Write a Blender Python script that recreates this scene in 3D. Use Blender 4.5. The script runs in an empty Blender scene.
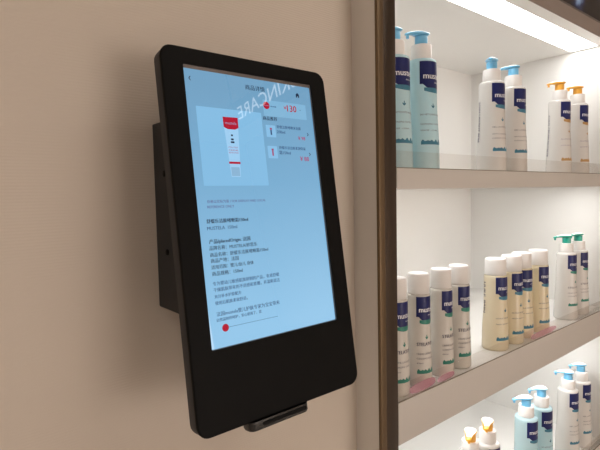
import bpy, bmesh, math, random
from mathutils import Vector, Matrix
random.seed(7)
PI = math.pi
scene = bpy.context.scene
COL = scene.collection
EYE = 1.45                      # camera height above the shop floor

# ------------------------------------------------------------------ camera
FPX, YAW, PITCH, ROLL = 475.2, 0.68576, 0.063958, 0.021003
cy, sy, cp, sp = math.cos(YAW), math.sin(YAW), math.cos(PITCH), math.sin(PITCH)
fwd = Vector((sy*cp, cy*cp, -sp)); rgt = Vector((cy, -sy, 0)); dwn = fwd.cross(rgt)
cr, sr = math.cos(ROLL), math.sin(ROLL)
r2 = cr*rgt + sr*dwn; d2 = -sr*rgt + cr*dwn
CAMPOS = Vector((0, 0, EYE))
cam_d = bpy.data.cameras.new('camera'); cam = bpy.data.objects.new('camera', cam_d); COL.objects.link(cam)
cam_d.sensor_width = 36; cam_d.lens = FPX/600*36; cam_d.clip_start = 0.02
m3 = Matrix((r2, -d2, -fwd)).transposed()
cam.matrix_world = Matrix.Translation(CAMPOS) @ m3.to_4x4()
scene.camera = cam

def ray(u, v):
    return r2*((u-300)/FPX) + d2*((v-225)/FPX) + fwd
def on_y(u, v, Y):
    d = ray(u, v); return CAMPOS + d*(Y/d.y)

# ------------------------------------------------------------------ world, exposure
w = bpy.data.worlds.new('world'); scene.world = w; w.use_nodes = True
w.node_tree.nodes['Background'].inputs[0].default_value = (1.0, 0.9, 0.8, 1)
w.node_tree.nodes['Background'].inputs[1].default_value = 0.05
scene.view_settings.view_transform = 'Standard'; scene.view_settings.look = 'None'
scene.view_settings.gamma = 1; scene.view_settings.use_curve_mapping = False
scene.view_settings.exposure = 0.0

# ------------------------------------------------------------------ shop lamps
LED_CABINET = 9.5      # emission of the cabinet's light strips
CEIL_LAMP = 8.0       # emission of the ceiling panels
FILL_PANEL = 5.0         # emission of the fill panels added on the opposite wall
SIGN = 5.0            # emission of the sign letters

# ------------------------------------------------------------------ materials
def mat(name, color, rough=0.5, metal=0.0, spec=0.5, emit=None, estr=0.0, coat=0.0, trans=0.0, alpha=None):
    m = bpy.data.materials.new(name); m.use_nodes = True
    b = m.node_tree.nodes['Principled BSDF']
    b.inputs['Base Color'].default_value = (*color, 1)
    b.inputs['Roughness'].default_value = rough
    b.inputs['Metallic'].default_value = metal
    b.inputs['Specular IOR Level'].default_value = spec
    b.inputs['Coat Weight'].default_value = coat
    b.inputs['Transmission Weight'].default_value = trans
    if emit:
        b.inputs['Emission Color'].default_value = (*emit, 1)
        b.inputs['Emission Strength'].default_value = estr
    return m
def nodes(m): return m.node_tree.nodes, m.node_tree.links, m.node_tree.nodes['Principled BSDF']
def mottle(m, c1, c2, scale=6.0, detail=3, stretch=(1, 1, 1)):
    N, L, b = nodes(m)
    tc = N.new('ShaderNodeTexCoord'); mp = N.new('ShaderNodeMapping'); mp.inputs['Scale'].default_value = stretch
    nz = N.new('ShaderNodeTexNoise'); nz.inputs['Scale'].default_value = scale; nz.inputs['Detail'].default_value = detail
    rp = N.new('ShaderNodeValToRGB'); rp.color_ramp.elements[0].color = (*c1, 1); rp.color_ramp.elements[1].color = (*c2, 1)
    rp.color_ramp.elements[0].position = 0.3; rp.color_ramp.elements[1].position = 0.7
    L.new(tc.outputs['Object'], mp.inputs['Vector']); L.new(mp.outputs[0], nz.inputs['Vector'])
    L.new(nz.outputs['Fac'], rp.inputs[0]); L.new(rp.outputs[0], b.inputs['Base Color'])
    return m
def bump_noise(m, scale, strength, dist=0.001):
    N, L, b = nodes(m)
    tc = N.new('ShaderNodeTexCoord'); nz = N.new('ShaderNodeTexNoise'); nz.inputs['Scale'].default_value = scale
    bp = N.new('ShaderNodeBump'); bp.inputs['Strength'].default_value = strength; bp.inputs['Distance'].default_value = dist
    L.new(tc.outputs['Object'], nz.inputs['Vector']); L.new(nz.outputs['Fac'], bp.inputs['Height']); L.new(bp.outputs[0], b.inputs['Normal'])
    return m

M = {}
# ribbed wall covering: fine horizontal ribs about 3 mm apart
m = mat('ribbed_wall', (0.60, 0.52, 0.44), 0.6); mottle(m, (0.60, 0.535, 0.465), (0.63, 0.56, 0.485), 3)
N, L, b = nodes(m)
tc = N.new('ShaderNodeTexCoord'); wv = N.new('ShaderNodeTexWave'); wv.wave_type = 'BANDS'; wv.bands_direction = 'Z'; wv.wave_profile = 'SIN'
wv.inputs['Scale'].default_value = 2*PI/20/0.0036*1.0; wv.inputs['Distortion'].default_value = 0.0
bp = N.new('ShaderNodeBump'); bp.inputs['Strength'].default_value = 0.25; bp.inputs['Distance'].default_value = 0.0006
L.new(tc.outputs['Object'], wv.inputs['Vector']); L.new(wv.outputs['Fac'], bp.inputs['Height']); L.new(bp.outputs[0], b.inputs['Normal'])
M['wall'] = m
M['plaster'] = bump_noise(mottle(mat('plaster', (0.62, 0.55, 0.48), 0.8), (0.6, 0.53, 0.46), (0.64, 0.57, 0.5), 2), 60, 0.1)
M['post'] = mottle(mat('post_laminate', (0.76, 0.725, 0.68), 0.5), (0.74, 0.705, 0.66), (0.78, 0.745, 0.70), 5, 4, (1, 1, .4))
M['bronze'] = mottle(mat('bronze_metal', (0.17, 0.12, 0.07), 0.4, 0.85), (0.155, 0.11, 0.066), (0.19, 0.135, 0.082), 30, 2, (1, 1, .02))
M['steel'] = mottle(mat('dark_bronze_metal', (0.09, 0.07, 0.055), 0.25, 0.9), (0.08, 0.064, 0.052), (0.105, 0.08, 0.064), 30, 2, (1, 1, .02))
M['cabinet'] = bump_noise(mottle(mat('cabinet_laminate', (0.81, 0.80, 0.775), 0.4), (0.80, 0.79, 0.765), (0.83, 0.82, 0.795), 2), 200, 0.04)
M['edge'] = bump_noise(mottle(mat('taupe_edge_band', (0.58, 0.55, 0.515), 0.4), (0.565, 0.535, 0.50), (0.595, 0.565, 0.53), 3), 200, 0.03)
M['fascia'] = bump_noise(mottle(mat('fascia_laminate', (0.25, 0.21, 0.185), 0.5), (0.24, 0.20, 0.178), (0.265, 0.22, 0.195), 3), 200, 0.03)
M['seal'] = mottle(mat('lip_seal', (0.20, 0.17, 0.12), 0.5), (0.18, 0.155, 0.11), (0.23, 0.195, 0.14), 30)
M['shelf'] = bump_noise(mottle(mat('shelf_laminate', (0.70, 0.65, 0.60), 0.3), (0.69, 0.64, 0.59), (0.72, 0.67, 0.62), 3), 200, 0.03)
M['led'] = mat('led_diffuser', (0.9, 0.9, 0.9), 0.5, emit=(1.0, 0.995, 0.985), estr=LED_CABINET)
M['lamp'] = mat('ceiling_lamp_diffuser', (0.9, 0.9, 0.9), 0.5, emit=(1.0, 0.93, 0.85), estr=CEIL_LAMP)
M['fill_panel'] = mat('fill_panel_diffuser', (0.9, 0.85, 0.85), 0.5, emit=(1.0, 0.86, 0.76), estr=FILL_PANEL)
M['letter_lit'] = mat('lit_letter', (0.9, 0.9, 0.9), 0.5, emit=(1.0, 0.97, 0.93), estr=SIGN)
M['floor'] = mottle(mat('floor_tile', (0.72, 0.67, 0.62), 0.35), (0.69, 0.64, 0.59), (0.75, 0.70, 0.65), 3)
M['dark_panel'] = mottle(mat('dark_panel', (0.1, 0.09, 0.085), 0.6), (0.09, 0.08, 0.075), (0.12, 0.105, 0.1), 5)
M['housing'] = bump_noise(mottle(mat('black_plastic', (0.005, 0.005, 0.005), 0.5, spec=0.08), (0.0046, 0.0046, 0.0047), (0.006, 0.0058, 0.0058), 20), 900, 0.12, 0.0003)
M['housing_side'] = bump_noise(mottle(mat('charcoal_plastic', (0.03, 0.032, 0.036), 0.5, spec=0.2), (0.028, 0.030, 0.034), (0.035, 0.037, 0.042), 20), 900, 0.12, 0.0003)
M['tray'] = mottle(mat('tray_plastic', (0.02, 0.02, 0.02), 0.25), (0.018, 0.018, 0.018), (0.026, 0.026, 0.026), 20)
M['surround'] = mottle(mat('screen_surround', (0.16, 0.14, 0.13), 0.35), (0.15, 0.13, 0.12), (0.18, 0.155, 0.145), 20)
M['cap_white'] = mottle(mat('white_cap', (0.80, 0.78, 0.76), 0.35), (0.79, 0.77, 0.75), (0.82, 0.80, 0.78), 20)
M['navy'] = mottle(mat('navy_label', (0.010, 0.016, 0.11), 0.35, spec=.3), (0.009, 0.014, 0.10), (0.012, 0.019, 0.12), 20)
M['print_white'] = mat('white_print', (0.85, 0.86, 0.9), 0.4)
M['print_dark'] = mat('dark_print', (0.09, 0.09, 0.13), 0.5)
M['print_purple'] = mat('purple_print', (0.25, 0.2, 0.33), 0.5)
M['teal'] = mottle(mat('teal_print', (0.035, 0.18, 0.28), 0.4), (0.03, 0.16, 0.25), (0.05, 0.22, 0.32), 60)
M['green_print'] = mottle(mat('green_print', (0.02, 0.20, 0.15), 0.4), (0.015, 0.175, 0.13), (0.03, 0.24, 0.18), 60)
M['amber_print'] = mottle(mat('amber_print', (0.45, 0.25, 0.08), 0.4), (0.4, 0.22, 0.07), (0.5, 0.29, 0.1), 60)
M['pump_blue'] = mottle(mat('blue_pump_plastic', (0.16, 0.50, 0.78), 0.3, coat=.3), (0.15, 0.48, 0.76), (0.19, 0.54, 0.81), 30)
M['pump_orange'] = mottle(mat('orange_pump_plastic', (0.85, 0.42, 0.05), 0.3, coat=.3), (0.83, 0.40, 0.045), (0.87, 0.45, 0.06), 30)
M['pump_green'] = mottle(mat('green_pump_plastic', (0.01, 0.36, 0.27), 0.3, coat=.3), (0.01, 0.34, 0.25), (0.015, 0.4, 0.3), 30)

def bottle_mat(name, c1, c2, translucency, rough=0.25, tcol=None):
    m = mat(name, c1, rough, coat=0.25); mottle(m, c1, c2, 12, 2, (1, 1, .5))
    N, L, b = nodes(m)
    out = [n for n in N if n.type == 'OUTPUT_MATERIAL'][0]
    tr = N.new('ShaderNodeBsdfTranslucent'); tr.inputs[0].default_value = (*(tcol or c2), 1)
    mx = N.new('ShaderNodeMixShader'); mx.inputs[0].default_value = translucency
    L.new(b.outputs[0], mx.inputs[1]); L.new(tr.outputs[0], mx.inputs[2]); L.new(mx.outputs[0], out.inputs[0])
    return m
M['body_white'] = bottle_mat('white_bottle_plastic', (0.74, 0.72, 0.69), (0.77, 0.75, 0.72), 0.08)
M['body_cream'] = bottle_mat('milky_bottle_plastic', (0.70, 0.67, 0.62), (0.74, 0.71, 0.66), 0.12)
M['body_blue'] = bottle_mat('aqua_liquid_bottle', (0.64, 0.83, 0.87), (0.74, 0.90, 0.92), 0.35, 0.15, (0.55, 0.82, 0.9))
M['body_yellow'] = bottle_mat('pale_yellow_oil_bottle', (0.82, 0.75, 0.58), (0.88, 0.82, 0.66), 0.35, 0.15, (0.95, 0.84, 0.62))

# clear acrylic, thin sheet
m = bpy.data.materials.new('clear_acrylic'); m.use_nodes = True
N, L = m.node_tree.nodes, m.node_tree.links; N.remove(N['Principled BSDF'])
out = [n for n in N if n.type == 'OUTPUT_MATERIAL'][0]
tr = N.new('ShaderNodeBsdfTransparent'); tr.inputs[0].default_value = (0.97, 0.96, 0.95, 1)
gl = N.new('ShaderNodeBsdfGlossy'); gl.inputs['Roughness'].default_value = 0.06
fr = N.new('ShaderNodeFresnel'); fr.inputs[0].default_value = 1.49
mx = N.new('ShaderNodeMixShader')
ge = N.new('ShaderNodeNewGeometry'); sb = N.new('ShaderNodeMath'); sb.operation = 'SUBTRACT'; sb.inputs[0].default_value = 1.0
ml = N.new('ShaderNodeMath'); ml.operation = 'MULTIPLY'; L.new(ge.outputs['Backfacing'], sb.inputs[1]); L.new(sb.outputs[0], ml.inputs[0]); L.new(fr.outputs[0], ml.inputs[1])
L.new(ml.outputs[0], mx.inputs[0]); L.new(tr.outputs[0], mx.inputs[1]); L.new(gl.outputs[0], mx.inputs[2]); L.new(mx.outputs[0], out.inputs[0])
M['acrylic'] = m

# display: dark glass that gives off the picture's colours
def disp(name, rgb, strength=1.0):
    return mat(name, (0.004, 0.004, 0.005), 0.015, spec=0.5, emit=rgb, estr=strength)
def lin(r, g, b_):
    f = lambda c: ((c/255+0.055)/1.055)**2.4 if c > 10 else c/255/12.92
    return (f(r), f(g), f(b_))
M['d_bg'] = disp('display_page', lin(116, 168, 206))   # page shade runs from a greyer head to a paler foot
N, L, b = nodes(M['d_bg']); tc = N.new('ShaderNodeTexCoord'); sx_ = N.new('ShaderNodeSeparateXYZ'); rp = N.new('ShaderNodeValToRGB')
L.new(tc.outputs['Generated'], sx_.inputs[0]); L.new(sx_.outputs['Z'], rp.inputs[0]); L.new(rp.outputs[0], b.inputs['Emission Color'])
rp.color_ramp.elements[0].position = 0.05; rp.color_ramp.elements[0].color = (*lin(148, 199, 234), 1)
rp.color_ramp.elements[1].position = 0.95; rp.color_ramp.elements[1].color = (*lin(112, 160, 194), 1)
e = rp.color_ramp.elements.new(0.6); e.color = (*lin(120, 172, 208), 1)
M['d_text'] = disp('display_body_area', lin(138, 196, 240))
M['d_card'] = disp('display_card', lin(132, 188, 226))
M['d_price'] = disp('display_price_card', lin(128, 180, 214))
M['d_thumb'] = disp('display_thumbnail', lin(136, 190, 228))
M['d_ink'] = disp('display_ink', lin(26, 42, 66))
M['d_ink2'] = disp('display_soft_ink', lin(52, 82, 122))
M['d_purple'] = disp('display_purple_ink', lin(96, 104, 150))
M['d_red'] = disp('display_red', lin(176, 20, 50))
M['d_red2'] = disp('display_soft_red', lin(165, 70, 110))
M['d_white'] = disp('display_tube_white', lin(158, 205, 240))
M['d_grey'] = disp('display_tube_grey', lin(138, 180, 212))
M['d_pink'] = disp('display_pink', lin(150, 150, 190))

# ------------------------------------------------------------------ mesh helpers
def obj(name, bm, material, parent=None, smooth=None):
    me = bpy.data.meshes.new(name); bmesh.ops.recalc_face_normals(bm, faces=bm.faces[:]) if smooth != 'keep' else None
    bm.to_mesh(me); bm.free()
    if smooth is True or isinstance(smooth, float):
        for p in me.polygons: p.use_smooth = True
        me.set_sharp_from_angle(angle=smooth if isinstance(smooth, float) else math.radians(40))
    me.materials.append(M[material])
    o = bpy.data.objects.new(name, me); COL.objects.link(o); o.parent = parent
    return o
def empty(name, loc=(0, 0, 0), rz=0):
    o = bpy.data.objects.new(name, None); COL.objects.link(o); o.location = loc; o.rotation_euler = (0, 0, rz)
    o.empty_display_size = 0.05
    return o
def tag(o, label, cat, group=None):
    o['label'] = label; o['category'] = cat
    if group: o['group'] = group
    return o
def struct(o, label, cat):
    o['kind'] = 'structure'; o['label'] = label; o['category'] = cat
    return o
def box(bm, x0, x1, y0, y1, z0, z1, bevel=0, seg=2):
    vs = [bm.verts.new((x, y, z)) for x in (x0, x1) for y in (y0, y1) for z in (z0, z1)]
    fs = [bm.faces.new([vs[i] for i in q]) for q in ((0, 1, 3, 2), (4, 6, 7, 5), (0, 4, 5, 1), (2, 3, 7, 6), (0, 2, 6, 4), (1, 5, 7, 3))]
    if bevel:
        es = list({e for f in fs for e in f.edges})
        bmesh.ops.bevel(bm, geom=es, offset=bevel, segments=seg, affect='EDGES', profile=0.5)
    return bm
def boxobj(name, dims, material, parent=None, bevel=0.0):
    bm = bmesh.new(); box(bm, *dims, bevel=bevel)
    return obj(name, bm, material, parent, smooth=True if bevel else None)
def lathe(bm, prof, seg=36, cap=True, sx=1.0, sy_=1.0):
    rings = []
    for r, z in prof:
        rings.append([bm.verts.new((r*math.cos(2*PI*k/seg)*sx, r*math.sin(2*PI*k/seg)*sy_, z)) for k in range(seg)])
    for a, b_ in zip(rings, rings[1:]):
        for k in range(seg): bm.faces.new((a[k], a[(k+1) % seg], b_[(k+1) % seg], b_[k]))
    if cap:
        bm.faces.new(rings[0][::-1]); bm.faces.new(rings[-1])
    return bm
def rrect(x0, x1, y0, y1, r, n=6):
    pts = []
    for cx, cy_, a0 in ((x1-r, y1-r, 0), (x0+r, y1-r, PI/2), (x0+r, y0+r, PI), (x1-r, y0+r, 1.5*PI)):
        for k in range(n+1):
            a = a0 + PI/2*k/n; pts.append((cx+r*math.cos(a), cy_+r*math.sin(a)))
    return pts
_text = {}
def text_mesh(body, res=2):
    """flat lettering as a bmesh; returns bm and extents"""
    c = bpy.data.curves.new('lettering', 'FONT'); c.body = body; c.resolution_u = res
    o = bpy.data.objects.new('lettering', c); me = bpy.data.meshes.new_from_object(o)
    bm = bmesh.new(); bm.from_mesh(me)
    bpy.data.objects.remove(o); bpy.data.curves.remove(c); bpy.data.meshes.remove(me)
    xs = [v.co.x for v in bm.verts]; ys = [v.co.y for v in bm.verts]
    return bm, min(xs), max(xs), min(ys), max(ys)

# ================================================================== the setting
YW, YF = 0.6097, 0.5484          # ribbed wall plane; front plane of the post and the shelves
XP, XB, XQ = 0.6267, 0.6411, 0.6737   # post left face, bronze strip end, post right end
XR, YB = 1.725, 1.031            # cabinet right and back inner faces
Z = lambda z: z + EYE
CEIL = 3.3
wl = boxobj('wall_left', (-2.6, XP, YW, YW+0.12, 0, CEIL), 'wall'); struct(wl, 'beige wall with fine horizontal ribs behind the kiosk', 'wall')
fl = boxobj('floor', (-2.6, 3.2, -3.6, 1.3, -0.1, 0), 'floor'); struct(fl, 'warm grey shop floor', 'floor')
ce = boxobj('ceiling', (-2.6, 3.2, -3.6, 1.3, CEIL, CEIL+0.1), 'plaster'); struct(ce, 'pale plaster shop ceiling', 'ceiling')
o = boxobj('wall_front', (-2.6, 3.2, -3.7, -3.6, 0, CEIL), 'plaster'); struct(o, 'pale shop wall opposite the shelves', 'wall')
o = boxobj('wall_right', (3.2, 3.3, -3.6, 1.3, 0, CEIL), 'plaster'); struct(o, 'pale shop wall at the far right', 'wall')
o = boxobj('wall_side', (-2.7, -2.6, -3.6, 1.3, 0, CEIL), 'plaster'); struct(o, 'pale shop wall beyond the ribbed wall', 'wall')
o = boxobj('wall_above', (XP, 3.2, YF+0.05, YB+0.1, Z(0.95), CEIL), 'plaster'); struct(o, 'pale wall above the display cabinet header', 'wall')
o = boxobj('wall_beyond', (XR+0.03, 3.2, YF+0.05, YB+0.1, 0, Z(0.95)), 'plaster'); struct(o, 'pale wall to the right of the display cabinet', 'wall')
o = boxobj('baseboard_left', (-2.6, XP-0.001, YW-0.012, YW-0.0005, 0, 0.09), 'post', bevel=0.003); struct(o, 'greige baseboard under the ribbed wall', 'baseboard')
# post between wall and cabinet
post = boxobj('trim_1', (XP, XQ-0.004, YF+0.001, YW+0.03, 0, Z(0.95)), 'post', bevel=0.0012); struct(post, 'greige post with bronze metal front between wall and cabinet', 'post')
boxobj('bronze_strip', (XP-0.0006, XB, YF-0.0006, YF+0.006, 0.001, Z(0.95)), 'bronze', post, bevel=0.0006)
boxobj('dark_metal_strip', (XB+0.0002, XQ, YF+0.0004, YF+0.012, 0.001, Z(0.95)), 'steel', post, bevel=0.0006)

# ================================================================== display cabinet
ZC, ZFU = 0.4509, 0.4904
S1T, S1B, S2T, S2B, S3T, S3B = 0.0442, 0.0060, -0.387, -0.4680, -0.830, -0.910
XL = XQ + 0.001
cab = empty('display_cabinet', (1.2, YF, 0)); tag(cab, 'cream built-in display cabinet with lit shelves of bottles', 'cabinet')
def cpart(name, dims, material, parent=None, bevel=0.0):
    p = parent or cab
    x0, x1, y0, y1, z0, z1 = dims
    o = boxobj(name, (x0-1.2, x1-1.2, y0-YF, y1-YF, z0, z1), material, p, bevel); return o
cpart('side_panel', (XQ-0.020, XQ-0.0002, YW+0.0305, YB, 0.02, Z(ZFU)), 'cabinet')
cpart('side_panel', (XR, XR+0.025, YF, YB, 0.02, Z(ZFU)), 'cabinet')
cpart('back_panel', (XL, XR+0.025, YB, YB+0.02, 0.02, Z(ZFU)), 'cabinet')
def shelf(name, zt, zb, full=False):
    s = cpart(name, (XL-0.0005, XR-0.0005, YF+0.0012, YB-0.0005, Z(zb)+(0.003 if name == 'shelf' else 0), Z(zt)), 'cabinet')
    cpart('front_edge', (XL-0.0005, XR-0.0005, YF, YF+0.0012, Z(zb), Z(zt)), 'edge' if name == 'shelf' else 'fascia', s, bevel=0.0003)
    return s
tp = shelf('top_panel', ZFU, ZC)
shelves = [shelf('shelf', S1T, S1B), shelf('shelf', S2T, S2B), shelf('shelf', S3T, S3B)]
def led(parent, zb, y0=0.586, y1=0.664, x1=1.711):
    cpart('light_strip', (0.75, x1, y0, y1, Z(zb)-0.0003, Z(zb)+0.004), 'led', parent)
led(tp, ZC); led(shelves[0], S1B+0.003, x1=1.64); led(shelves[1], S2B+0.003, x1=1.64)
for s, zt in zip(shelves, (S1T, S2T, S3T)):
    cpart('acrylic_lip', (XL, XR-0.002, YF+0.0015, YF+0.0045, Z(zt)+0.0002, Z(zt)+0.031), 'acrylic', s, bevel=0.0005)
    cpart('lip_seal', (XL, XR-0.002, YF-0.0004, YF+0.0012, Z(zt)-0.0006, Z(zt)+0.0009), 'seal', s)
cpart('plinth', (XL, XR, YF+0.03, YB-0.001, 0.0, Z(S3B)-0.001), 'shelf', bevel=0.002)

# header screen above the cabinet
hdr = empty('header_screen', (1.2, YF, Z(ZFU)+0.002)); tag(hdr, 'black glossy header screen above the lit cabinet, top right corner', 'screen')
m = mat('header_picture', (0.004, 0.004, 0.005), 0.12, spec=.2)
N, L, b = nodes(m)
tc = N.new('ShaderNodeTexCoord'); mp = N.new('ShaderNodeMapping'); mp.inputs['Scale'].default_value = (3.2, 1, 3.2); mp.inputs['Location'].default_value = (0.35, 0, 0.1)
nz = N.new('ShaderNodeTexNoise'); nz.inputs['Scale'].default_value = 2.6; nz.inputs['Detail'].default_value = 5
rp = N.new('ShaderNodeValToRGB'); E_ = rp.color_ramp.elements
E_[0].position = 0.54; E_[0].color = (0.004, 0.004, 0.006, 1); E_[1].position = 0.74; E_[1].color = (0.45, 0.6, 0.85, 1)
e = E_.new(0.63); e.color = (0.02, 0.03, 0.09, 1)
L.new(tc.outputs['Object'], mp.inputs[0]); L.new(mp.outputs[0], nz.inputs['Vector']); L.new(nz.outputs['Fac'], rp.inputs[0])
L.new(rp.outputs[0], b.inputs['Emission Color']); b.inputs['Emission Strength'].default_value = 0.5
M['header'] = m
def hpart(name, dims, material, bevel=0.0):
    x0, x1, y0, y1, z0, z1 = dims
    return boxobj(name, (x0-1.2, x1-1.2, y0-YF, y1-YF, z0, z1), material, hdr, bevel)
HX0, HX1 = XQ+0.012, XR+0.02
hpart('frame_back', (HX0, HX1, YF+0.012, YF+0.045, 0, 0.40), 'dark_panel', 0.002)
hpart('picture_panel', (HX0+0.006, HX1-0.006, YF+0.006, YF+0.0115, 0.006, 0.394), 'header')
for d in ((HX0, HX1, 0, 0.0055), (HX0, HX1, 0.3945, 0.40)):
    hpart('frame_rail', (d[0], d[1], YF+0.002, YF+0.0118, d[2], d[3]), 'dark_panel', 0.001)
for x in (HX0, HX1-0.0055):
    hpart('frame_stile', (x, x+0.0055, YF+0.002, YF+0.0118, 0.0058, 0.3942), 'dark_panel', 0.001)

# ================================================================== kiosk
TILT = 0.14273
KO = Vector((0.24951, 0.50794, 0.14761+EYE))     # top left corner of the picture
ke = Vector((0, -math.sin(TILT), -math.cos(TILT))); kn = Vector((0, -math.cos(TILT), math.sin(TILT)))
SW, SH = 0.1900, 0.3209
kiosk = empty('wall_kiosk', (0.345, YW, Z(-0.03))); tag(kiosk, 'black wall-mounted touchscreen kiosk showing a product page', 'kiosk')
def K(a, d, h=0.0):
    """a right of and d below the picture's top left corner, h out of the face"""
    return KO + Vector((a, 0, 0)) + ke*d + kn*h - Vector((0.345, YW, Z(-0.03)))
def sc(u, v, h=0.0):
    d = ray(u, v); n = kn; t = ((KO + kn*h - CAMPOS) @ n)/(d @ n)
    P = CAMPOS + d*t - KO
    return P.x, P @ ke
FL, FR, FT, FB = -0.0267, SW+0.0275, -0.0246, SH+0.092
def loops(bm, rings, close_ends=(True, True)):
    vr = [[bm.verts.new(K(x, y, h)) for x, y, h in ring] for ring in rings]
    n = len(vr[0])
    for a, b_ in zip(vr, vr[1:]):
        for k in range(n): bm.faces.new((a[k], a[(k+1) % n], b_[(k+1) % n], b_[k]))
    if close_ends[0]: bm.faces.new(vr[0][::-1])
    if close_ends[1]: bm.faces.new(vr[-1])
    return bm
def ring(x0, x1, y0, y1, r, h, n=6): return [(x, y, h) for x, y in rrect(x0, x1, y0, y1, r, n)]
REC = 0.0035     # the picture lies this deep behind the face
# back shell with its charcoal sides
bm = bmesh.new(); R0 = 0.0145
loops(bm, [ring(FL+.008, FR-.008, FT+.008, FB-.008, R0-.006, -0.0230), ring(FL+.0022, FR-.0022, FT+.0022, FB-.0022, R0-.001, -0.0225), ring(FL+.0006, FR-.0006, FT+.0006, FB-.0006, R0, -0.0195), ring(FL+.0003, FR-.0003, FT+.0003, FB-.0003, R0, -0.0046)])
obj('housing', bm, 'housing_side', kiosk, smooth=True)
# front bezel with the picture opening
bm = bmesh.new()
EX, EXT = 0.0006, 0.0042   # the opening is a bit larger than the picture, most of all at the top
rings = [ring(FL+.0003, FR-.0003, FT+.0003, FB-.0003, R0, -0.0045), ring(FL, FR, FT, FB, R0, -0.0016), ring(FL+.0004, FR-.0004, FT+.0004, FB-.0004, R0, -0.0006), ring(FL+.0016, FR-.0016, FT+.0016, FB-.0016, R0-.001, 0.0),
         ring(-EX, SW+EX, -EXT, SH+EX, 0.002, 0.0), ring(-EX, SW+EX, -EXT, SH+EX, 0.002, -0.0012)]
loops(bm, rings, (False, False)); bm.faces.ensure_lookup_table()
fb = obj('front_bezel', bm, 'housing', kiosk, smooth=0.5)
for p in fb.data.polygons:
    if abs(p.normal @ kn) > 0.999: p.use_smooth = False
bm = bmesh.new()
loops(bm, [ring(-EX, SW+EX, -EXT, SH+EX, 0.002, -0.0012), ring(-.0002, SW+.0002, -.0009, SH+.0002, 0.0016, -REC+.0002)], (False, False))
obj('screen_surround', bm, 'surround', kiosk, smooth=0.5)
# picture
bm = bmesh.new(); loops(bm, [ring(-.001, SW+.001, -.0015, SH+.001, .0016, -REC-.0008), ring(-.001, SW+.001, -.0015, SH+.001, .0016, -REC)])
screen = obj('display', bm, 'd_bg', kiosk); screen['label'] = 'glowing pale blue touchscreen picture'
def ui_rect(name, x0, x1, y0, y1, material, lvl=1, r=0.0008):
    bm = bmesh.new(); bm.faces.new([bm.verts.new(K(x, y, -REC+lvl*.00006)) for x, y in rrect(x0, x1, y0, y1, r, 3)])
    return obj(name, bm, material, screen)
def ui_poly(name, pts, material, lvl=2):
    bm = bmesh.new(); bm.faces.new([bm.verts.new(K(x, y, -REC+lvl*.00006)) for x, y in pts])
    return obj(name, bm, material, screen)
def ui_disc(name, x, y, r, material, lvl=2): return ui_poly(name, [(x+r*math.cos(2*PI*k/20), y+r*math.sin(2*PI*k/20)) for k in range(20)], material, lvl)
def ui_text(body, x0, x1, yc, material, lvl=3, h=None, fatten=0.0):
    """lettering fitted between x0 and x1, centred on yc"""
    bm, a, b_, c, d = text_mesh(body)
    s = (x1-x0)/(b_-a); sv = s if h is None else h/(d-c)
    for v in bm.verts:
        x, y = v.co.x, v.co.y
        v.co = K(x0+(x-a)*s, yc-(y-(c+d)/2)*sv, -REC+lvl*.00006)
    if fatten:
        src = bm.copy() if False else None
        geo = bmesh.ops.duplicate(bm, geom=bm.verts[:]+bm.edges[:]+bm.faces[:])
        for g in geo['geom']:
            if isinstance(g, bmesh.types.BMVert): g.co += Vector((fatten, 0, 0)) + kn*0.00001
    return obj('text_line', bm, material, screen)
def px_text(body, ul, vl, ur, vr, material, h=None, fatten=0.00018):
    x0, y0 = sc(ul, vl, -REC); x1, y1 = sc(ur, vr, -REC)
    return ui_text(body, x0, x1, (y0+y1)/2, material, h=h, fatten=fatten)
ui_rect('product_card', 0.0120, 0.1035, 0.0425, 0.1362, 'd_card', 2)
x0, y0 = sc(262.5, 100.5, -REC); x1, y1 = sc(306.5, 117.5, -REC)
ui_rect('price_card', x0, x1, 0.0245, 0.0455, 'd_price', 1)
px_text('‹', 188.3, 77.8, 190.6, 78.2, 'd_ink', h=0.005)
px_text('商品详情', 245, 86.5, 264.5, 90.2, 'd_ink', h=0.0066)
x, y = sc(297.3, 95.5, -REC)
ui_poly('home_icon', [(x-.0028, y+.0032), (x-.0028, y-.001), (x, y-.0036), (x+.0028, y-.001), (x+.0028, y+.0032), (x+.0009, y+.0032), (x+.0009, y+.0012), (x-.0009, y+.0012), (x-.0009, y+.0032)], 'd_ink')
x, y = sc(266.3, 105.4, -REC); ui_disc('brand_badge', x, y, 0.0050, 'd_red'); ui_text('mustela', x-.0036, x+.0036, y, 'd_pink', 4)
px_text('mustela', 270, 106, 276, 107, 'd_ink2')
px_text('¥', 283.5, 107.6, 286.2, 108, 'd_red', h=0.0042); px_text('130', 286.8, 108.3, 296, 109.5, 'd_red', h=0.0088, fatten=0.0005)
x, y = sc(300, 110.3, -REC); ui_rect('price_tag_mark', x-.0012, x+.0012, y-.0003, y+.0003, 'd_ink2', 2, .0002)
px_text('商品推荐', 262.7, 117.6, 277, 119.6, 'd_ink', h=0.0052, fatten=0.0003)
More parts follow.
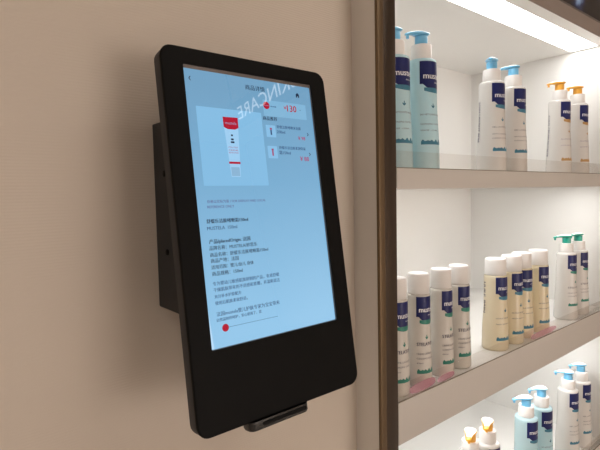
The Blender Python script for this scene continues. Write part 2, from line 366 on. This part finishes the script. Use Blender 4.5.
for (tl, br, lines, price, chev) in (
        ((265.5, 124.7), (276.4, 137.5), (('舒缓洁肤啫喱沐浴露', 276.5, 126.6, 300.5, 129), ('200ml', 276.8, 131.6, 285, 132.6)), ('¥ 98', 298, 138, 305, 138.9), (307.6, 134.5)),
        ((267.3, 145.7), (278.2, 158.5), (('舒缓乐活洁肤柔润保湿', 279, 147.4, 305.3, 149), ('霜150ml', 279.2, 152.4, 290.6, 153.2), ), ('¥ 88', 300, 158.6, 308.7, 159.2), (309.7, 154.3))):
    x0, y0 = sc(*tl, -REC); x1, y1 = sc(*br, -REC)
    ui_rect('thumbnail', x0, x1, y0, y1, 'd_thumb', 1)
    xm, w_, ym = (x0+x1)/2, (x1-x0), y0
    ui_rect('thumbnail_cap', xm-.0016, xm+.0018, ym+.0035, ym+.0060, 'd_red2', 2, .0004)
    ui_rect('thumbnail_tube', xm-.0011, xm+.0013, ym+.0062, ym+.0128, 'd_ink2' if price[0] == '¥ 98' else 'd_red2', 2, .0003)
    for t in lines: px_text(*t, 'd_ink2', fatten=0.0002)
    px_text(*price, 'd_red2', fatten=0.0003)
    px_text('›', chev[0]-.8, chev[1], chev[0]+.8, chev[1]+.3, 'd_ink', h=0.0042)
# the tube on the product card
tx, tt, tb = 0.0567, 0.0525, 0.1255
ui_poly('tube_picture', [(tx-.0100, tt+.011), (tx+.0100, tt+.011), (tx+.0065, tb), (tx-.0065, tb)], 'd_white', 3)
ui_poly('tube_cap_picture', [(tx-.0106, tt), (tx+.0106, tt-.0004), (tx+.0104, tt+.0125), (tx+.005, tt+.0148), (tx-.005, tt+.0148), (tx-.0104, tt+.0125)], 'd_red', 4)
ui_text('mustela', tx-.0078, tx+.0078, tt+.0070, 'd_pink', 5)
ui_rect('tube_band_picture', tx-.0080, tx+.0078, tb-.0185, tb-.0158, 'd_red', 4, .0003)
ui_rect('tube_foot_picture', tx-.0060, tx+.0058, tb-.0118, tb-.0010, 'd_grey', 4, .0004)
for k, yy in enumerate((tt+.021, tt+.026, tt+.0295)):
    ui_rect('tube_mark_picture', tx-.0015-.0006*k, tx+.0012+.0006*k, yy, yy+.0022, 'd_ink', 4, .0006)
for k, yy in enumerate((tt+.036, tt+.0395, tt+.0425)):
    ui_text(('STELATRIA', 'CREME', 'REPARATRICE')[k], tx-.0068, tx+.0066, yy+.001, 'd_red2', 4, h=.0018)
# words
px_text('价格以实际为准 / FOR DISPLAY AND LOCAL', 207, 201.9, 265.5, 199.8, 'd_purple')
px_text('REFERENCE ONLY', 207.2, 207, 234, 206.2, 'd_purple')
px_text('舒缓乐洁肤啫喱霜150ml', 206.3, 221.2, 247.8, 219.4, 'd_ink', fatten=0.0004)
px_text('MUSTELA  150ml', 207, 228.4, 237, 226.8, 'd_ink2')
px_text('产品/placedOrigin: 法国', 209, 242.2, 250, 238.6, 'd_ink', fatten=0.0004)
px_text('品牌名称：MUSTELA/妙思乐', 209.3, 248.3, 257, 244, 'd_ink')
px_text('商品名称：舒缓乐洁肤啫喱霜150ml', 210, 255, 268, 249.2, 'd_ink')
px_text('商品产地：法国', 210.7, 261, 238.5, 258.0, 'd_ink')
px_text('适用范围：婴儿/幼儿 身体', 211.3, 267.2, 253.5, 262.7, 'd_ink')
px_text('商品规格：150ml', 212, 273.8, 242.5, 270.3, 'd_ink')
px_text('专为婴幼儿敏感肌肤研制的产品，有效舒缓', 212.7, 283.6, 279, 274.6, 'd_ink2')
px_text('干燥肌肤带来的不适感和紧绷，并温和清洁', 213.3, 289.4, 279.5, 280.6, 'd_ink2')
px_text('充分补水护肤配方', 214.3, 296.4, 241.2, 292.8, 'd_ink2')
px_text('使用后肌肤柔软舒适。', 215, 302.8, 247.5, 298.3, 'd_ink2')
px_text('法国mustela婴儿护肤专家为宝宝带来', 216.3, 313, 279.5, 303.4, 'd_ink2')
px_text('自然温和的呵护，安心使用了，是', 216.6, 319.2, 261.5, 312.4, 'd_ink2')
x0, y0 = sc(225.5, 327.7, -REC); x1, y1 = sc(277.8, 316, -REC)
ui_rect('slider_track', x0, x1, y0-.0002, y0+.0002, 'd_ink2', 2, .0001)
ui_disc('slider_knob', x0, y0, 0.0044, 'd_red', 3)
# wall bracket behind the housing
bm = bmesh.new()
BX0, BX1, BZ0, BZ1 = 0.251, 0.439, -0.146, 0.096
def face_y(z, h): # y on the plane h behind the face at height z
    d = (KO.z - EYE - z)/math.cos(TILT); return KO.y + ke.y*d - kn.y*0 + h/math.cos(TILT)
bx = [(x, y, z) for x in (BX0, BX1) for (y, z) in ((YW-0.0004, BZ0), (YW-0.0004, BZ1), (face_y(BZ1, .024), BZ1), (face_y(BZ0, .024), BZ0))]
off = Vector((0.345, YW, -0.03))
vs = [bm.verts.new(Vector(p)-off) for p in bx]
for q in ((0, 1, 2, 3), (4, 7, 6, 5), (0, 4, 5, 1), (1, 5, 6, 2), (2, 6, 7, 3), (3, 7, 4, 0)): bm.faces.new([vs[i] for i in q])
bmesh.ops.bevel(bm, geom=bm.edges[:], offset=0.002, segments=2, affect='EDGES', profile=.5)
br = obj('wall_bracket', bm, 'housing_side', kiosk, smooth=True)
for z in (0.03, -0.07):
    bm = bmesh.new(); lathe(bm, [(0.004, 0), (0.004, 0.0012), (0.0032, 0.0018)], 16)
    bmesh.ops.rotate(bm, verts=bm.verts[:], matrix=Matrix.Rotation(-PI/2, 3, 'Y')); bmesh.ops.translate(bm, verts=bm.verts[:], vec=Vector((BX0, YW-0.035, z))-off)
    obj('bracket_screw', bm, 'housing', br, smooth=True)
# scanner tray under the bottom edge
tray = empty('scanner_tray', (0, 0, 0)); tray.parent = kiosk
TX0, TX1 = 0.0365, 0.1245
D0 = FB
bm = bmesh.new()
def tring(d, g, hh0, hh1): # ring in the (a, h) plane at depth d below
    return [(x, d, h) for x, h in rrect(TX0+g, TX1-g, hh0+g, hh1-g, 0.008-g*.8, 6)]
loops(bm, [tring(D0-.0004, 0.0, -.019, .004), tring(D0+.0075, 0.0, -.019, .004), tring(D0+.0100, .0012, -.019, .004), tring(D0+.0108, .0035, -.019, .004)], (False, True))
# rim and well
vtop = [tring(D0-.0004, 0.0, -.019, .004), tring(D0-.0004, .0022, -.019, .004), tring(D0+.006, .0030, -.019, .004)]
loops(bm, vtop, (False, True)); bmesh.ops.remove_doubles(bm, verts=bm.verts[:], dist=1e-6)
bpy.data.objects.remove(tray)
tray = obj('scanner_tray', bm, 'tray', kiosk, smooth=True)
bm = bmesh.new()
loops(bm, [[(x, d, h) for x, d in rrect(TX0+.016, TX1-.006, D0+.0020, D0+.0062, .002, 4)] for h in (.0038, .0046)])
obj('scanner_window', bm, 'housing', tray, smooth=True)

# ================================================================== bottles
def interp(prof, z):
    for (r0, z0), (r1, z1) in zip(prof, prof[1:]):
        if z0 <= z <= z1: return r0 + (r1-r0)*(z-z0)/max(1e-9, z1-z0)
    return prof[-1][0]
def smooth_prof(keys, n=28):
    out = []
    zs = [z for _, z in keys]
    for i in range(n+1):
        z = zs[0] + (zs[-1]-zs[0])*i/n
        for (r0, z0), (r1, z1) in zip(keys, keys[1:]):
            if z0 <= z <= z1+1e-9:
                t = (z-z0)/(z1-z0); t = t*t*(3-2*t); out.append((r0+(r1-r0)*t, z)); break
    return out
# pump bottle body: shoulder 56 mm, foot 69 mm across
PB = [(0.0318, 0.0), (0.0338, 0.002)] + smooth_prof([(0.0342, 0.004), (0.0336, 0.03), (0.0292, 0.14), (0.0288, 0.2055)]) + [(0.0284, 0.2075), (0.0272, 0.2095), (0.0250, 0.2110), (0.018, 0.2125)]
# flip-cap bottle body
FBP = [(0.0285, 0.0), (0.0305, 0.002)] + smooth_prof([(0.0312, 0.004), (0.0306, 0.028), (0.0268, 0.12), (0.0266, 0.177)]) + [(0.0262, 0.1795), (0.0252, 0.1815), (0.0225, 0.1825)]
def wrap_grid(prof, pts_fn, a0, a1, z0, z1, na=16, nz=8, off=0.00035):
    bm = bmesh.new(); g = [[None]*(nz+1) for _ in range(na+1)]
    for i in range(na+1):
        for j in range(nz+1):
            a = a0+(a1-a0)*i/na; z = pts_fn(i/na, j/nz) if pts_fn else z0+(z1-z0)*j/nz
            r = interp(prof, z)+off; g[i][j] = bm.verts.new((r*math.sin(a), -r*math.cos(a), z))
    for i in range(na):
        for j in range(nz): bm.faces.new((g[i][j], g[i+1][j], g[i+1][j+1], g[i][j+1]))
    return bm
def wrap_text(body, prof, ac, half, zc, h=None, off=0.0006, vertical=False, fat=0.0):
    """lettering wrapped round the body; ac centre angle from the front, half its half width in radians"""
    bm, a, b_, c, d = text_mesh(body)
    r_ = interp(prof, zc); s = 2*half*r_/(b_-a); sv = s if h is None else h/(d-c)
    if fat:
        geo = bmesh.ops.duplicate(bm, geom=bm.verts[:]+bm.edges[:]+bm.faces[:])
        for g in geo['geom']:
            if isinstance(g, bmesh.types.BMVert): g.co.x += fat
    for v in bm.verts:
        x, y = (v.co.x-(a+b_)/2)*s, (v.co.y-(c+d)/2)*sv
        if vertical: x, y = y, -x
        z = zc+y; r = interp(prof, z)+off; an = ac+x/r_
        v.co = (r*math.sin(an), -r*math.cos(an), z)
    return bm
RAD = math.radians
def add_print(root, prof, ztop, accent, words, zs, bandz, ink, label_h=0.047, tone=True):
    """navy front label with scalloped foot, name, product words and band"""
    hw = RAD(60)
    def navy(i, j):
        # notch at the lower left, tab over the middle and right
        t = i
        low = ztop-label_h*(0.86 if t < 0.10 else 0.86+0.14*min(1, (t-0.10)/0.12)) if t < 0.9 else ztop-label_h*(0.86+0.14*min(1, (1-t)/0.1))
        return low + (ztop-low)*j
    lab = obj('front_label', wrap_grid(prof, navy, -hw, hw, 0, 0, 20, 8), 'navy', root, smooth=True)
    def foot(i, j):
        up = ztop-label_h*0.995; lo = up-0.0095*math.sin(PI*min(1, max(0, .12+.76*i)))**.5
        return lo + (up-lo)*j
    obj('label_foot', wrap_grid(prof, foot, -RAD(44), RAD(50), 0, 0, 14, 3), accent, lab, smooth=True)
    obj('lettering', wrap_text('mustela', prof, 0.02, RAD(48), ztop-label_h*.55, fat=0.03), 'print_white', lab)
    obj('lettering', wrap_text('BEBE', prof, RAD(24), RAD(22), ztop-label_h*.80, h=.0022), 'print_white', lab)
    for (wd, z, hw2, h, fat) in words:
        obj('print_line', wrap_text(wd, prof, RAD(-58)+RAD(hw2), RAD(hw2), z, h=h, fat=fat), ink, root)
    # band along the foot of the bottle, with a ragged grass edge
    def band(i, j):
        return bandz + j*(0.0052+0.0035*abs(math.sin(i*17))+0.002*math.sin(i*41))
    obj('print_band', wrap_grid(prof, band, -RAD(56), RAD(56), 0, 0, 28, 1), accent if accent != 'teal' else 'teal', root)
    # little sprig above the words
    bm = bmesh.new()
    for (da, dz, aa) in ((0, 0.0, 0), (-.06, -.003, .7), (.06, -.003, -.7)):
        vs = []
        for k in range(8):
            t = 2*PI*k/8; x, y = .0012*math.cos(t), .0035*math.sin(t)
            x, y = x*math.cos(aa)-y*math.sin(aa), x*math.sin(aa)+y*math.cos(aa)
            z = zs+dz+y; r = interp(prof, z)+.0005; an = RAD(-8)+da+x/r
            vs.append(bm.verts.new((r*math.sin(an), -r*math.cos(an), z)))
        bm.faces.new(vs)
    obj('print_sprig', bm, accent, root)
def back_print(root, prof, ang, z0, z1, k):
    lab = obj('back_print', wrap_text(k, prof, ang, (z1-z0)/2/interp(prof, (z0+z1)/2), (z0+z1)/2, h=0.0075, vertical=True, fat=.08), 'print_dark', root)

def make_pump(name, body_m, pump_m, accent, words, bandz=0.047, ink='print_dark'):
    root = empty(name)
    bm = bmesh.new(); lathe(bm, PB, 40); obj('body', bm, body_m, root, smooth=True)
    bm = bmesh.new(); lathe(bm, [(0.0200, 0.2122), (0.0202, 0.2135), (0.0198, 0.2385), (0.0190, 0.2402), (0.012, 0.2406)], 36); cl = obj('collar', bm, 'cap_white', root, smooth=True)
    # head: a stem, and a domed plate drawn out into a spout along +x before turning
    Rz = Matrix.Rotation(0, 3, 'Z')
    bm = bmesh.new(); lathe(bm, [(0.0120, 0.2405), (0.0122, 0.2420), (0.0122, 0.2560), (0.0118, 0.2575)], 28); bmesh.ops.rotate(bm, verts=bm.verts[:], matrix=Rz)
    obj('pump_stem', bm, pump_m, root, smooth=True)
    bm = bmesh.new(); rings = []
    secs = [(-0.0150, .003, .0006), (-0.0143, .0072, .0020), (-0.0115, .0115, .0036), (-0.006, .0140, .0047), (0.001, .0145, .0052), (0.009, .0130, .0050), (0.016, .0098, .0044), (0.023, .0072, .0038), (0.030, .0060, .0034), (0.036, .0054, .0031), (0.0385, .0044, .0024), (0.0392, .002, .001)]
    for x, wy, hz in secs:
        drop = -0.0045*max(0, (x-0.014)/0.025)**2
        rings.append([bm.verts.new((x, wy*math.cos(2*PI*k/16), 0.2620+drop+hz*math.sin(2*PI*k/16)*(1.0 if math.sin(2*PI*k/16) > 0 else .9))) for k in range(16)])
    for a, b_ in zip(rings, rings[1:]):
        for k in range(16): bm.faces.new((a[k], a[(k+1) % 16], b_[(k+1) % 16], b_[k]))
    bm.faces.new(rings[0][::-1]); bm.faces.new(rings[-1]); bmesh.ops.rotate(bm, verts=bm.verts[:], matrix=Rz)
    hd = obj('pump_head', bm, pump_m, root, smooth=0.9)
    bm = bmesh.new(); rings = []
    for x, wy, hz in secs[:-1]:
        drop = -0.0045*max(0, (x-0.014)/0.025)**2
        rings.append([bm.verts.new((x, (wy+.0002)*math.cos(RAD(28+124*k/8)), 0.2620+drop+.0002+hz*1.02*math.sin(RAD(28+124*k/8)))) for k in range(9)])
    for a, b_ in zip(rings[:-2], rings[1:-2]):
        for k in range(8): bm.faces.new((a[k], a[k+1], b_[k+1], b_[k]))
    bmesh.ops.delete(bm, geom=[v for v in bm.verts if not v.link_faces], context='VERTS')
    obj('head_top', bm, 'cap_white', hd, smooth=0.9)
    bm = bmesh.new(); lathe(bm, [(0.0030, 0.2525), (0.0032, 0.2570), (0.003, 0.2585)], 14); bmesh.ops.translate(bm, verts=bm.verts[:], vec=(0.0345, 0, -0.0025)); bmesh.ops.rotate(bm, verts=bm.verts[:], matrix=Rz)
    obj('spout_tip', bm, pump_m, hd, smooth=True)
    add_print(root, PB, 0.2045, accent, words, 0.122, bandz, ink, label_h=0.050)
    return root
def make_flip(name, body_m, accent, words, bandz=0.03, ink='print_dark'):
    root = empty(name)
    bm = bmesh.new(); lathe(bm, FBP, 40); obj('body', bm, body_m, root, smooth=True)
    bm = bmesh.new(); lathe(bm, [(0.0240, 0.1826), (0.0246, 0.1834), (0.0243, 0.2185), (0.0236, 0.2212), (0.0222, 0.2224), (0.021, 0.2226)], 40); cp_ = obj('cap', bm, 'cap_white', root, smooth=True)
    bm = bmesh.new(); lathe(bm, [(0.02465, 0.1930), (0.02472, 0.1933), (0.02472, 0.1937), (0.02465, 0.1940)], 40, cap=False); obj('cap_seam', bm, 'cap_white', cp_, smooth=True)
    add_print(root, FBP, 0.1785, accent, words, 0.100, bandz, ink, label_h=0.046)
    return root
def copy_tree(o, parent=None):
    c = o.copy(); COL.objects.link(c); c.parent = parent
    for ch in list(o.children): copy_tree(ch, c)
    return c
YR = YF + 0.047
def place(o, u, v, zt, label, group, dy=0.0, rz=0.0, s=1.0, slim=1.0, spout=None):
    P = on_y(u, v, YR+dy); o.location = (P.x, YR+dy, Z(zt)+0.0003); o.rotation_euler = (0, 0, rz); o.scale = (s*slim, s*slim, s)
    if spout is not None:
        for ch in o.children:
            if ch.name.startswith('pump_head'): ch.rotation_euler = (0, 0, RAD(spout)-rz)
    tag(o, label, 'bottle', group); return o
W_BLUE = [('EAU NETTOYANTE SANS RINCAGE', 0.104, 56, .0032, 0), ('CLEANSING WATER', 0.086, 40, .0028, 0), ('VISAGE - CORPS', 0.074, 34, .0026, 0)]
W_WHITE = [('GEL LAVANT DOUX', 0.103, 52, .0034, 0), ('GENTLE CLEANSING GEL', 0.087, 46, .0026, 0), ('CHEVEUX ET CORPS', 0.077, 40, .0026, 0)]
W_COLD = [('GEL LAVANT AU COLD CREAM', 0.098, 54, .0032, 0), ('NUTRI-PROTECTEUR', 0.080, 44, .0028, 0)]
W_STELA = [('STELATOPIA', 0.085, 54, .0066, .07), ('CREME LAVANTE', 0.066, 40, .0034, 0), ('CLEANSING CREAM', 0.057, 40, .0030, 0), ('400ml', 0.048, 14, .0026, 0)]
W_OIL = [('HUILE DE BAIN', 0.080, 42, .0030, 0), ('MILKY BATH OIL', 0.066, 40, .0026, 0)]
W_GREEN = [('STELATOPIA', 0.103, 50, .0052, .03), ('HUILE LAVANTE', 0.086, 40, .003, 0), ('CLEANSING OIL', 0.076, 40, .0026, 0)]
LEFT = PI
# --- top shelf
g1, g2, g3 = 'aqua pump bottles on the top shelf', 'white pump bottles with blue pumps on the top shelf', 'orange pump bottles on the top shelf'
A = make_pump('pump_bottle', 'body_blue', 'pump_blue', 'teal', W_BLUE)
place(A, 421.5, 110, S1T, 'aqua bottle with blue pump on the top shelf, fully in view', g1, s=1.03, spout=169)
place(copy_tree(A), 394.5, 110, S1T, 'aqua bottle with blue pump on the top shelf, half hidden by bronze post', g1, rz=RAD(-6), spout=172)
B = make_pump('pump_bottle', 'body_white', 'pump_blue', 'teal', W_WHITE)
back_print(B, PB, RAD(-124), 0.07, 0.165, 'SOIN LAVANT BEBE')
place(B, 491.5, 120, S1T, 'white bottle on the top shelf with blue pump spout facing forward', g2, spout=205)
B2 = make_pump('pump_bottle', 'body_white', 'pump_blue', 'teal', W_WHITE)
place(B2, 513, 120, S1T, 'white bottle on the top shelf with blue pump spout turned left', g2, spout=122)
C = make_pump('pump_bottle', 'body_white', 'pump_orange', 'amber_print', W_COLD, bandz=.036, ink='print_purple')
back_print(C, PB, RAD(-129), 0.05, 0.17, 'COLD CREAM NUTRITIF')
place(C, 559, 130, S1T, 'left of two white bottles with orange pumps on the top shelf', g3, s=.985, spout=148)
place(copy_tree(C), 577, 130, S1T, 'right of two white bottles with orange pumps on the top shelf', g3, rz=RAD(4), spout=157)
# --- middle shelf
g4, g5, g6 = 'white flip-cap bottles on the middle shelf', 'yellow oil bottles on the middle shelf', 'green pump bottles on the middle shelf'
S = make_flip('flip_cap_bottle', 'body_cream', 'green_print', W_STELA, bandz=.027)
place(S, 418.5, 325, S2T, 'white flip-cap bottle, second from the bronze post on the middle shelf', g4, rz=RAD(-4), slim=.86, dy=-.012, s=1.012)
for u, v, lb, rz in ((395.5, 330, 'white flip-cap bottle on the middle shelf, mostly hidden by bronze post', 0),
                     (441, 320, 'white flip-cap bottle, third from the bronze post on the middle shelf', 8),
                     (458.5, 315, 'white flip-cap bottle on the middle shelf, last before the yellow bottles', 0)):
    place(copy_tree(S), u, v, S2T, lb, g4, rz=RAD(rz), slim=.86, dy=-.012, s=1.012)
O_ = make_flip('flip_cap_bottle', 'body_yellow', 'teal', W_OIL, bandz=.026)
back_print(O_, FBP, RAD(-124), 0.09, 0.165, 'HUILE  BAIN')
place(O_, 495.3, 300, S2T, 'pale yellow bottle with white cap, leftmost of the four yellow ones', g5, dy=-.006)
for u, lb, rz, dy in ((511, 'pale yellow bottle with white cap, second from left of the yellow four', 0, 0),
                      (521, 'pale yellow bottle with white cap, third from left, label turned toward us', -14, .006),
                      (537.5, 'pale yellow bottle with white cap, rightmost of the four yellow ones', 0, 0)):
    place(copy_tree(O_), u, 300, S2T, lb, g5, rz=RAD(rz), dy=dy-.006)
G = make_pump('pump_bottle', 'body_white', 'pump_green', 'green_print', W_GREEN, bandz=.045)
place(G, 566, 280, S2T, 'left of two white bottles with green pumps on the middle shelf', g6, s=.94, dy=-.007, spout=134)
place(copy_tree(G), 577.5, 280, S2T, 'right of two white bottles with green pumps on the middle shelf', g6, s=.94, dy=-.007, rz=RAD(6), spout=165)
# --- bottom shelf
g7, g8, g9 = 'orange pump bottles on the bottom shelf', 'aqua pump bottles on the bottom shelf', 'white pump bottles with blue pumps on the bottom shelf'
C3 = make_pump('pump_bottle', 'body_white', 'pump_orange', 'amber_print', W_COLD, bandz=.036, ink='print_purple')
place(C3, 470.5, 445, S3T, 'left of two orange-pump bottles at the bottom edge of the photo', g7, spout=205)
place(copy_tree(C3), 487.5, 445, S3T, 'right of two orange-pump bottles at the bottom edge of the photo', g7, rz=RAD(5), spout=205)
A3 = make_pump('pump_bottle', 'body_blue', 'pump_blue', 'teal', W_BLUE)
place(A3, 526, 430, S3T, 'left of two aqua pump bottles on the bottom shelf', g8, spout=146)
place(copy_tree(A3), 541, 430, S3T, 'right of two aqua pump bottles on the bottom shelf', g8, rz=RAD(-4), spout=143)
B3 = make_pump('pump_bottle', 'body_white', 'pump_blue', 'teal', W_WHITE)
place(B3, 567.5, 420, S3T, 'left of two white bottles with blue pumps on the bottom shelf', g9, spout=120)
place(copy_tree(B3), 580, 420, S3T, 'right of two white bottles with blue pumps on the bottom shelf', g9, rz=RAD(3), spout=142)

# --- added translucent film standing in for pink reflections in the acrylic lip
M['pink_reflection'] = m = bottle_mat('pink_reflection_film', (0.88, 0.60, 0.76), (0.90, 0.66, 0.78), 0.5, 0.2)
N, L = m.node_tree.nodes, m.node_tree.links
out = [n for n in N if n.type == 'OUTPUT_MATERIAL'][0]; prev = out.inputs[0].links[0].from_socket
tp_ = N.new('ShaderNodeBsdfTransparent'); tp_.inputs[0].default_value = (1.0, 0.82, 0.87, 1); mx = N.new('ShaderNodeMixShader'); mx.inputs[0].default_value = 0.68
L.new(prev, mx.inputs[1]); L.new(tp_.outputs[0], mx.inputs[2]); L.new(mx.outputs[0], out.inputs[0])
for u, v, wd, ht, lab_ in ((423, 384, 0.082, 0.019, 'translucent pink oval film imitating a reflection, before the second white flip-cap bottle'),
                           (446, 376, 0.06, 0.013, 'translucent pink oval film imitating a reflection, before the third white flip-cap bottle'),
                           (544, 329, 0.15, 0.016, 'long translucent pink film imitating a reflection, between yellow and green-pump bottles')):
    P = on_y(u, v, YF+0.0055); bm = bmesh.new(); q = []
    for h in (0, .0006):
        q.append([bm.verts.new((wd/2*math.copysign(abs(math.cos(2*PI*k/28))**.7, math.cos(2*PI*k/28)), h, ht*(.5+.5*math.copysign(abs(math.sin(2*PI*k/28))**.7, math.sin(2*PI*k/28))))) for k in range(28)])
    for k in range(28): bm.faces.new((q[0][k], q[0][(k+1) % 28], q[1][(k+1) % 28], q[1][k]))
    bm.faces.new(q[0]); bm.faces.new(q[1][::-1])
    o = obj('pink_reflection', bm, 'pink_reflection'); o.location = (P.x, YF+0.0050, Z(S2T)+0.0004); tag(o, lab_, 'tag', 'imitated pink reflections behind the acrylic lip')  # no real tag: added film imitating a pink reflection

# ================================================================== the shop behind the camera
def ceiling_lamp(x, y, label):
    t = empty('ceiling_lamp', (x, y, CEIL)); tag(t, label, 'lamp', 'square ceiling lamps')
    for dims in ((-.32, .32, -.32, -.30), (-.32, .32, .30, .32), (-.32, -.30, -.2995, .2995), (.30, .32, -.2995, .2995)):
        boxobj('lamp_frame', (dims[0], dims[1], dims[2], dims[3], -.03, -.0005), 'cap_white', t, .002)
    boxobj('lamp_diffuser', (-.299, .299, -.299, .299, -.022, -.001), 'lamp', t)
ceiling_lamp(1.6, -1.2, 'square ceiling lamp nearest the display cabinet')
ceiling_lamp(-1.2, -1.6, 'square ceiling lamp near the far end of the ribbed wall')
ceiling_lamp(1.6, -2.8, 'square ceiling lamp near the opposite shop wall')
# hanging lit sign: the screen mirrors it
sign = empty('hanging_sign', (2.11, -1.67, Z(1.4)), math.atan2(-0.984, -0.178)); tag(sign, 'hanging dark sign with lit white letters reflected in the touchscreen', 'sign')
boxobj('sign_board', (-0.45, 0.45, 0.0, 0.03, -0.11, 0.11), 'dark_panel', sign, .004)
bm, a, b_, c, d = text_mesh('SKINCARE', 3)
s = 0.63/(b_-a); sv = 0.105/(d-c)
for v in bm.verts: v.co = ((v.co.x-(a+b_)/2)*s, -0.004, (v.co.y-(c+d)/2)*sv)
obj('sign_letters', bm, 'letter_lit', sign)
for x in (-.38, .38): boxobj('hanger_rod', (x-.004, x+.004, .011, .019, .111, CEIL-Z(1.4)-.001), 'dark_panel', sign)
# unseen fill panels, added opposite the shelves to light ribbed wall and post
for x, lab_ in ((-1.5, 'added unseen fill panel on the opposite shop wall, farthest from the sign'), (0.85, 'added unseen fill panel on the opposite shop wall, in the middle'), (1.85, 'added unseen fill panel on the opposite shop wall, nearest the sign')):
    lb = empty('fill_panel', (x, -3.6, 0.25)); tag(lb, lab_, 'fill_panel', 'added fill panels opposite the shelves')
    wd = .24 if x < 0 else .46
    boxobj('fill_panel_frame', (-wd, wd, .001, .09, 0, 1.46), 'dark_panel', lb, .004)
    boxobj('fill_panel_face', (-wd+.02, wd-.02, .091, .096, .02, 1.44), 'fill_panel', lb)
